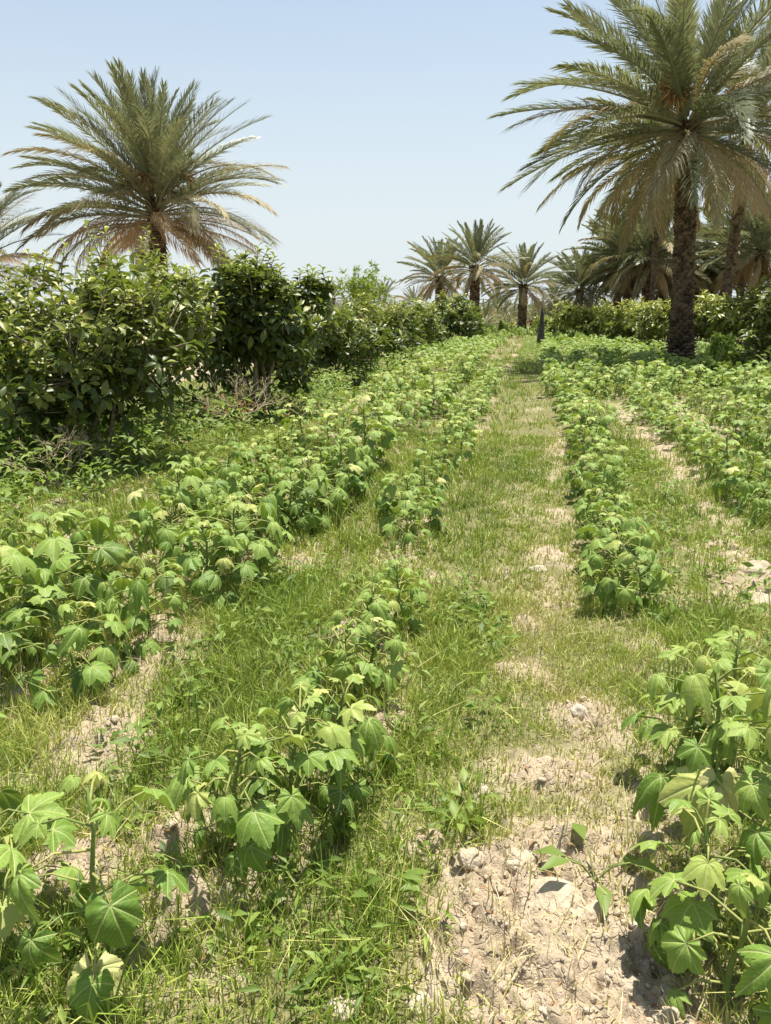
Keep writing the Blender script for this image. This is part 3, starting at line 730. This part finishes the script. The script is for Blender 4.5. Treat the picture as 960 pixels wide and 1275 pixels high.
# ------------------------------------------------------------------ fig bushes
def fig_bush(label, x, y, h, rx, ry, nros, seed, leaves=(7, 11), ls=(.085, .145), tpls=FIG_LEAF, stems=7, group='fig bushes in the hedge rows', low=.12, bright=0.0):
    r = np.random.default_rng(seed)
    o = thing('fig_bush', label, 'bush', (x, y, 0), 0, group)
    nb = 14
    a = np.arange(nb) * 2.4 + r.uniform(0, 6); q = np.sqrt((np.arange(nb) + .3) / nb)
    cen = np.stack([np.cos(a) * q * rx * .72, np.sin(a) * q * ry * .72, h * r.uniform(.30, .78, nb)], -1); cen[0] = (0, 0, h * .62)
    br = np.stack([np.full(nb, rx), np.full(nb, ry), np.full(nb, h * .75)], -1) * r.uniform(.24, .42, nb)[:, None]
    k = r.integers(0, nb, nros); d = unit(r.normal(0, 1, (nros, 3))); rad = r.uniform(.35, 1.08, nros) ** .5
    p = cen[k] + d * br[k] * rad[:, None]
    p[:, 2] = np.where(p[:, 2] < low * h, low * h + r.uniform(0, .5, nros) * h, np.minimum(p[:, 2], h * 1.04))
    tr = MB()
    # stems fan out from the foot, twigs run from the nearest stem to each rosette
    nodes = []
    for s in range(stems):
        c = cen[s % nb] * np.array((1, 1, 1.0)) + r.normal(0, .08, 3); b = np.array((r.normal(0, .12), r.normal(0, .12), -.05))
        mid = b * .5 + c * .5 + np.array((r.normal(0, .12), r.normal(0, .12), .1)) * h * .4
        t = np.linspace(0, 1, 9)[:, None]; path = (1 - t) ** 2 * b + 2 * t * (1 - t) * mid + t ** 2 * c
        tr.tube(path, np.linspace(.034, .012, 9) * (h / 2.2), 6, .5); nodes.append(path[2:])
    nodes = np.concatenate(nodes)
    for i in range(0, nros, 2):
        j = np.argmin(((nodes - p[i]) ** 2).sum(1)); n0 = nodes[j]
        tr.tube([n0, (n0 + p[i]) / 2 + r.normal(0, .04, 3) + np.array((0, 0, -.03)), p[i]], [.011, .007, .005], 4, .6)
    fo = MB()
    ax = unit(d * .8 + np.array((0, 0, .75)) + r.normal(0, .25, (nros, 3)))
    D, N, P, SZ, T = [], [], [], [], []
    for i in range(nros):
        n = r.integers(*leaves)
        t1 = unit(np.cross(ax[i], np.array((.3, .9, .1)))); t2 = np.cross(ax[i], t1)
        b = np.arange(n) * 2.4 + r.uniform(0, 6); up = r.uniform(-.15, 1.2, n)
        dd = np.cos(b)[:, None] * t1 + np.sin(b)[:, None] * t2 + up[:, None] * ax[i] + np.array((0, 0, -.18))
        D.append(dd); N.append(ax[i] * .7 + np.array((0, 0, .6)) + r.normal(0, .5, (n, 3))); P.append(p[i] + ax[i] * r.uniform(-.05, .06, n)[:, None] + unit(dd) * .03)
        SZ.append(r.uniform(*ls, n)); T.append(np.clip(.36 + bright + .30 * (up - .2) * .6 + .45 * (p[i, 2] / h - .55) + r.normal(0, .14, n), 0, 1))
    D, N, P, SZ, T = map(np.concatenate, (D, N, P, SZ, T)); kk = r.integers(0, len(tpls), len(P)); Mx = frames(D, N) * SZ[:, None, None]
    for q2, tp in enumerate(tpls): fo.scatter(tp, Mx[kk == q2], P[kk == q2], T[kk == q2])
    # upright leafy shoots break the outline
    top = np.argsort(-p[:, 2])[:int(nros * .4)]
    for i in r.choice(top, min(len(top), max(14, nros // 9)), False):
        n = 13; l = r.uniform(.18, .42); e = unit(np.array((r.normal(0, .25), r.normal(0, .25), 1)))
        tr.tube([p[i], p[i] + e * l * .5, p[i] + e * l], [.008, .006, .004], 4, .6)
        t = np.linspace(.1, 1, n); b = np.arange(n) * 2.4 + r.uniform(0, 6); up = .1 + .9 * t ** 2
        dd = np.stack([np.cos(b), np.sin(b), up], -1)
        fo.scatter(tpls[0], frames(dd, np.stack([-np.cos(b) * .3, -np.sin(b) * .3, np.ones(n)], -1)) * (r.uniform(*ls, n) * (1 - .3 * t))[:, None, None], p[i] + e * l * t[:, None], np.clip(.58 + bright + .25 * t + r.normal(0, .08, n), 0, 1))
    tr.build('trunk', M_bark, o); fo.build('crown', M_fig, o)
    return o
fig_bush('largest fig bush at the left edge, many pale stems showing at its foot', -4.45, 7.3, 2.15, 1.30, 1.15, 540, 1, bright=.09, stems=9, low=.2)
fig_bush('fig bush cut by the left picture edge beside the largest one', -5.9, 7.9, 2.25, 1.1, 1.1, 420, 2, bright=.08)
fig_bush('dark glossy fig bush second in the left hedge, bare twigs at its foot', -4.15, 11.3, 2.55, 1.15, 1.2, 600, 3, bright=-.03, ls=(.11, .18))
fig_bush('fig bush filling the gap between the largest and the second one', -5.2, 10.0, 2.2, 1.1, 1.0, 260, 4, bright=.04)
fig_bush('fig bush third in the left hedge, below the feathery tree', -4.3, 16.2, 1.7, 1.2, 1.5, 320, 5, tpls=FIG_LO, ls=(.13, .2))
fig_bush('fig bush fourth in the left hedge, lighter leaves on top', -4.3, 20.6, 1.75, 1.4, 1.6, 300, 6, tpls=FIG_LO, ls=(.14, .22), bright=.06)
fig_bush('fig bush fifth in the left hedge before the far rounded one', -4.4, 27.0, 1.7, 1.5, 2.2, 280, 7, tpls=FIG_LO, ls=(.16, .25))
fig_bush('compact rounded fig bush at the far end of the left hedge', -4.0, 37.0, 2.3, 1.9, 2.0, 300, 8, tpls=FIG_LO, ls=(.2, .3))
G_R = 'fig bushes in the right hedge'
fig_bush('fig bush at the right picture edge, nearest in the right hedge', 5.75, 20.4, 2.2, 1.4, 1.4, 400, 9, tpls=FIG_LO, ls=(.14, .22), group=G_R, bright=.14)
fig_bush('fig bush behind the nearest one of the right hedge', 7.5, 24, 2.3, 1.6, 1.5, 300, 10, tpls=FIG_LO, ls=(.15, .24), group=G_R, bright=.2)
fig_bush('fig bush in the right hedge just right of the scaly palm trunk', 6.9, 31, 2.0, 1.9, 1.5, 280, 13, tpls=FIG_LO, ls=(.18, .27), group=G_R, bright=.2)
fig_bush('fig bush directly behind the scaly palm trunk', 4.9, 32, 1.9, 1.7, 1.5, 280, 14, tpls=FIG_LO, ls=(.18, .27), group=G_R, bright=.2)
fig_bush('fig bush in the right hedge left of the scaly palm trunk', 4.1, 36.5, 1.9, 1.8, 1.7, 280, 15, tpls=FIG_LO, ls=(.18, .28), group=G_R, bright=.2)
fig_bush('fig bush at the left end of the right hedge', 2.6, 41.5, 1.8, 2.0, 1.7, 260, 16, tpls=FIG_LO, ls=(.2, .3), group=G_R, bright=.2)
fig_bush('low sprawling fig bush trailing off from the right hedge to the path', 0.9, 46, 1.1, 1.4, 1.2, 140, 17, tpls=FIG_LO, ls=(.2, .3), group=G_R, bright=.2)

# ------------------------------------------------------------------ feathery tree behind the left hedge
def feathery_tree():
    x, y, z = at_depth(450, 372, 34); r = np.random.default_rng(31)
    o = thing('feathery_tree', 'yellow green feathery tree rising behind the left fig hedge', 'tree', (x, y, 0))
    H = z + 1.25; tr, cr = MB(), MB(); P, D = [], []
    for s in range(9):
        c = np.array((r.normal(0, .75), r.normal(0, .6), H * r.uniform(.62, .98))); t = np.linspace(0, 1, 7)[:, None]
        path = t * c + t * (1 - t) * np.array((r.normal(0, .3), r.normal(0, .3), .5)); tr.tube(path, np.linspace(.05, .012, 7), 5)
        for k in range(22):
            q = path[r.integers(3, 7)] + r.normal(0, .22, 3); e = unit(r.normal(0, 1, 3) + np.array((0, 0, .9))); n = 16
            ts = r.uniform(0, 1, n)[:, None]; P.append(q + e * ts * .6 + np.array((0, 0, -.2)) * ts ** 2); D.append(e * .6 + r.normal(0, .6, (n, 3)))
    P, D = np.concatenate(P), np.concatenate(D); n = len(P)
    cr.scatter(LANCE[0], frames(D, r.normal(0, 1, (n, 3)) + np.array((0, 0, 1))) * r.uniform(.12, .26, n)[:, None, None], P, np.clip(r.normal(.6, .15, n), 0, 1))
    tr.build('trunk', M_bark, o); cr.build('crown', M_feather, o)
feathery_tree()

# ------------------------------------------------------------------ dry twiggy shrubs
def dry_shrub(label, px, py, h, w, seed, leaves=0):
    x, y = ground_at(px, py); r = np.random.default_rng(seed)
    o = thing('dry_shrub', label, 'shrub', (x, y, gz(x, y))); m = MB(); tips = []
    def grow(p, d, l, rad, lev):
        q = p + d * l; m.tube([p, (p + q) / 2 + r.normal(0, .06 * l, 3), q], [rad, rad * .85, rad * .65], 4); tips.append(q)
        if lev:
            for _ in range(r.integers(2, 4)): grow(q, unit(d + r.normal(0, .5, 3) * np.array((1, 1, .7))), l * r.uniform(.6, .85), rad * .62, lev - 1)
    for _ in range(6): grow(np.zeros(3), unit(np.array((r.normal(0, w), r.normal(0, w), 1))), h * .36, .010, 4)
    m.build('branches', M_twig, o)
    if leaves:
        f = MB(); T = np.array(tips); T = T[r.integers(0, len(T), leaves)] + r.normal(0, .05, (leaves, 3)); T[:, 2] = np.abs(T[:, 2]) * .6
        f.scatter(LANCE[1], frames(r.normal(0, 1, (leaves, 3)), r.normal(0, 1, (leaves, 3))) * r.uniform(.05, .10, leaves)[:, None, None], T, r.uniform(0, 1, leaves)); f.build('foliage', M_rust, o)
dry_shrub('leafless grey twiggy shrub with a few rusty leaves before the second fig bush', 300, 540, .8, .3, 3, 60)
dry_shrub('low tangle of dry grey twigs at the foot of the largest fig bush', 75, 610, .55, .5, 4)
dry_shrub('short dry brown shrub between the twiggy shrub and the third fig bush', 300, 520, .45, .4, 6, 90)

# ------------------------------------------------------------------ leafy weeds
def weeds():
    m = MB(); r = np.random.default_rng(91); P = []
    def patch(n, fx, fy, hr):
        for _ in range(n): P.append((fx(), fy(), r.uniform(*hr)))
    U = r.uniform
    patch(420, lambda: U(-5.6, -3.3), lambda: U(4.2, 14), (.2, .55))
    patch(150, lambda: U(-6.6, -4.6), lambda: U(5.2, 8.5), (.3, .75))
    patch(130, lambda: U(-4.0, -3.2), lambda: U(12, 30), (.3, .6))
    patch(170, lambda: U(-1.6, -.1), lambda: U(1.25, 4.5), (.05, .14))
    patch(100, lambda: U(.7, 1.4), lambda: U(2.5, 9), (.06, .18))
    patch(150, lambda: U(-.6, .2), lambda: U(20, 42), (.12, .3))
    patch(60, lambda: U(1.0, 3.5), lambda: U(10, 17), (.15, .4))
    for x, y, h in P:
        n = int(10 + 34 * min(h, .6)); t = r.uniform(.1, 1, n); az = r.uniform(0, 6.28, n); el = r.uniform(-.3, .9, n)
        rad = r.uniform(.02, .16, n) * (h / .4 + .2); d = np.stack([np.cos(az) * np.cos(el), np.sin(az) * np.cos(el), np.sin(el)], -1)
        loc = np.stack([x + np.cos(az) * rad, y + np.sin(az) * rad, gz(x, y) + h * t], -1)
        sz = r.uniform(.05, .11, n) * (.45 + .9 * min(h, .6)) * (1 + .02 * y)
        m.scatter(LANCE[r.integers(2)], frames(d, r.normal(0, .4, (n, 3)) + np.array((0, 0, 1))) * sz[:, None, None], loc, np.clip(r.normal(.5, .13, n) + r.normal(0, .1), 0, 1))
    tag(m.build('weeds', M_weed), 'mixed green weeds under the fig bushes and between rows', kind='stuff')
weeds()

def weed_clump(label, x, y, h, w, n, seed, mat=M_weed, name='weed_clump'):
    r = np.random.default_rng(seed); o = thing(name, label, 'weeds', (x, y, 0)); s, f = MB(), MB()
    for k in range(26):
        a = r.uniform(0, 6.28); e = np.array((math.cos(a) * w * r.uniform(.1, 1), math.sin(a) * w * r.uniform(.1, 1), h * r.uniform(.6, 1)))
        s.tube([(0, 0, 0), e * np.array((.4, .4, .6)), e], [.012, .009, .004], 4)
        q = n // 26; t = r.uniform(.3, 1, q)[:, None]; P = e * np.concatenate([t, t, t ** .8], 1) + r.normal(0, .09, (q, 3))
        f.scatter(LANCE[1], frames(r.normal(0, 1, (q, 3)) + np.array((0, 0, .3)), r.normal(0, .5, (q, 3)) + np.array((0, 0, 1))) * r.uniform(.09, .18, q)[:, None, None], np.maximum(P, .03), np.clip(r.normal(.62, .12, q), 0, 1))
    s.build('stem', M_stem, o); f.build('foliage', mat, o)
weed_clump('tall bright yellow green weed clump at the right of the scaly trunk', 4.0, 19.2, 1.0, .6, 1700, 5)
weed_clump('low olive weed clump at the foot of the scaly trunk', 3.55, 17.6, .5, .6, 900, 6)
weed_clump('round dark green weed at the end of the left hedge', -2.2, 46.0, 1.0, 1.0, 900, 7)

# low broad leaved weed beside the clods, two pale flowers in the shade
x, y = ground_at(740, 1105)
o = thing('broadleaf_weed', 'small weed with rounded leaves between bare clods and the right clump', 'weed', (x, y, gz(x, y)))
s, f = MB(), MB(); r = np.random.default_rng(4)
for a in (-2.6, -1.5, -.3, .6, 1.9, 2.9):
    e = np.array((math.cos(a) * .09, math.sin(a) * .09, r.uniform(.03, .1))); s.tube([(0, 0, 0), e * .5 + (0, 0, .02), e], [.003, .0025, .002], 4)
    f.scatter(LANCE[1], frames(e[None] * np.array((1, 1, .4)), np.array([[0, .0, 1.]])) * .085, e[None], .45)
s.build('stem', M_stem, o); f.build('foliage', M_weed, o)
for (px, py, lab) in ((352, 1046, 'small white flower in the shade of the broad plant, upper one'), (357, 1062, 'small white flower in the shade of the broad plant, lower one')):
    x, y = ground_at(px, py); m = MB(); tp = ico(2, 7, .12, .55)
    o = thing('white_flower', lab, 'flower', (x, y, gz(x, y)), 0, 'white flowers under the crop plant')
    s = MB(); s.tube([(0, 0, 0), (.004, 0, .03), (0, 0, .05)], [.0018, .0015, .0012], 4); s.build('stem', M_stem, o)
    for k in range(5):
        a = k * 1.2566; m.scatter(LANCE[1], frames(np.array([[math.cos(a), math.sin(a), .25]]), np.array([[0, 0, 1.]])) * np.array([.034, .019, .02]), np.array([[0, 0, .05]]), .5)
    m.build('petals', M_petal, o)

# ------------------------------------------------------------------ pole wrapped in dark cloth, mud wall
x, y, _ = at_depth(673, 430, 34)
o = thing('cloth_wrapped_pole', 'thin pole wrapped in dark cloth standing in the far field', 'pole', (x, y, 0))
m = MB(); m.tube([(0, 0, -.1), (.01, 0, 1.2), (.03, 0, 2.3)], [.05, .045, .03], 7); m.build('pole', M_wood, o)
m = MB(); th = np.linspace(0, 6.283, 18, endpoint=False); V = []
for z, rr in ((.25, .17), (.5, .14), (.8, .115), (1.1, .09), (1.4, .07), (1.6, .05), (1.62, .01)):
    k = rr * (1 + .10 * np.sin(th * 5 + z) + .1 * np.sin(th * 9)); V.append(np.stack([np.cos(th) * k, np.sin(th) * k, np.full(18, z) + .04 * np.sin(th * 3) * (z < .6)], -1))
i, j = np.meshgrid(np.arange(6), np.arange(18), indexing='ij')
m.add(np.concatenate(V), [np.stack([i * 18 + j, i * 18 + (j + 1) % 18, (i + 1) * 18 + (j + 1) % 18, (i + 1) * 18 + j], -1).reshape(-1, 4)]); m.build('cloth', M_cloth, o)

x, y, _ = at_depth(645, 395, 92)
m = MB()
for k in range(5, 9):
    hh = 1.3 + .35 * vnoise(np.array([k * .7]), np.array([.3]), 4)[0]; a, b = (k - 7) * .8, (k - 6) * .8 - .004
    v = [(a, 0, -.1), (b, 0, -.1), (b, .4, -.1), (a, .4, -.1), (a, .03, hh), (b, .03, hh + .05), (b, .37, hh + .05), (a, .37, hh)]
    m.add(v, [[(0, 1, 5, 4), (1, 2, 6, 5), (2, 3, 7, 6), (3, 0, 4, 7), (4, 5, 6, 7)]])
o = m.build('mud_wall', M_mud, None, False); o.location = (x, y, 0); tag(o, 'low reddish mud wall seen far off under the palms', 'wall')

# far scrub under the grove
def scrub():
    m = MB(); r = np.random.default_rng(17)
    for k in range(420):
        y = r.uniform(66, 125); px = r.uniform(380, 1150); x = at_depth(px, 400, y)[0]
        if 625 < px < 690 and y < 80: continue
        h = r.uniform(.6, 1.9); n = 45
        P = np.stack([x + r.normal(0, .9, n), y + r.normal(0, .9, n), np.abs(r.normal(.5, .3, n)) * h], -1)
        m.scatter(LANCE[0], frames(r.normal(0, .6, (n, 3)) + np.array((0, 0, .8)), r.normal(0, 1, (n, 3))) * r.uniform(.5, 1.1, n)[:, None, None], P, np.clip(r.normal(.62, .2, n), 0, 1))
    tag(m.build('scrub', M_palm), 'dry scrub and fallen fronds beneath the far palm grove', kind='stuff')
scrub()
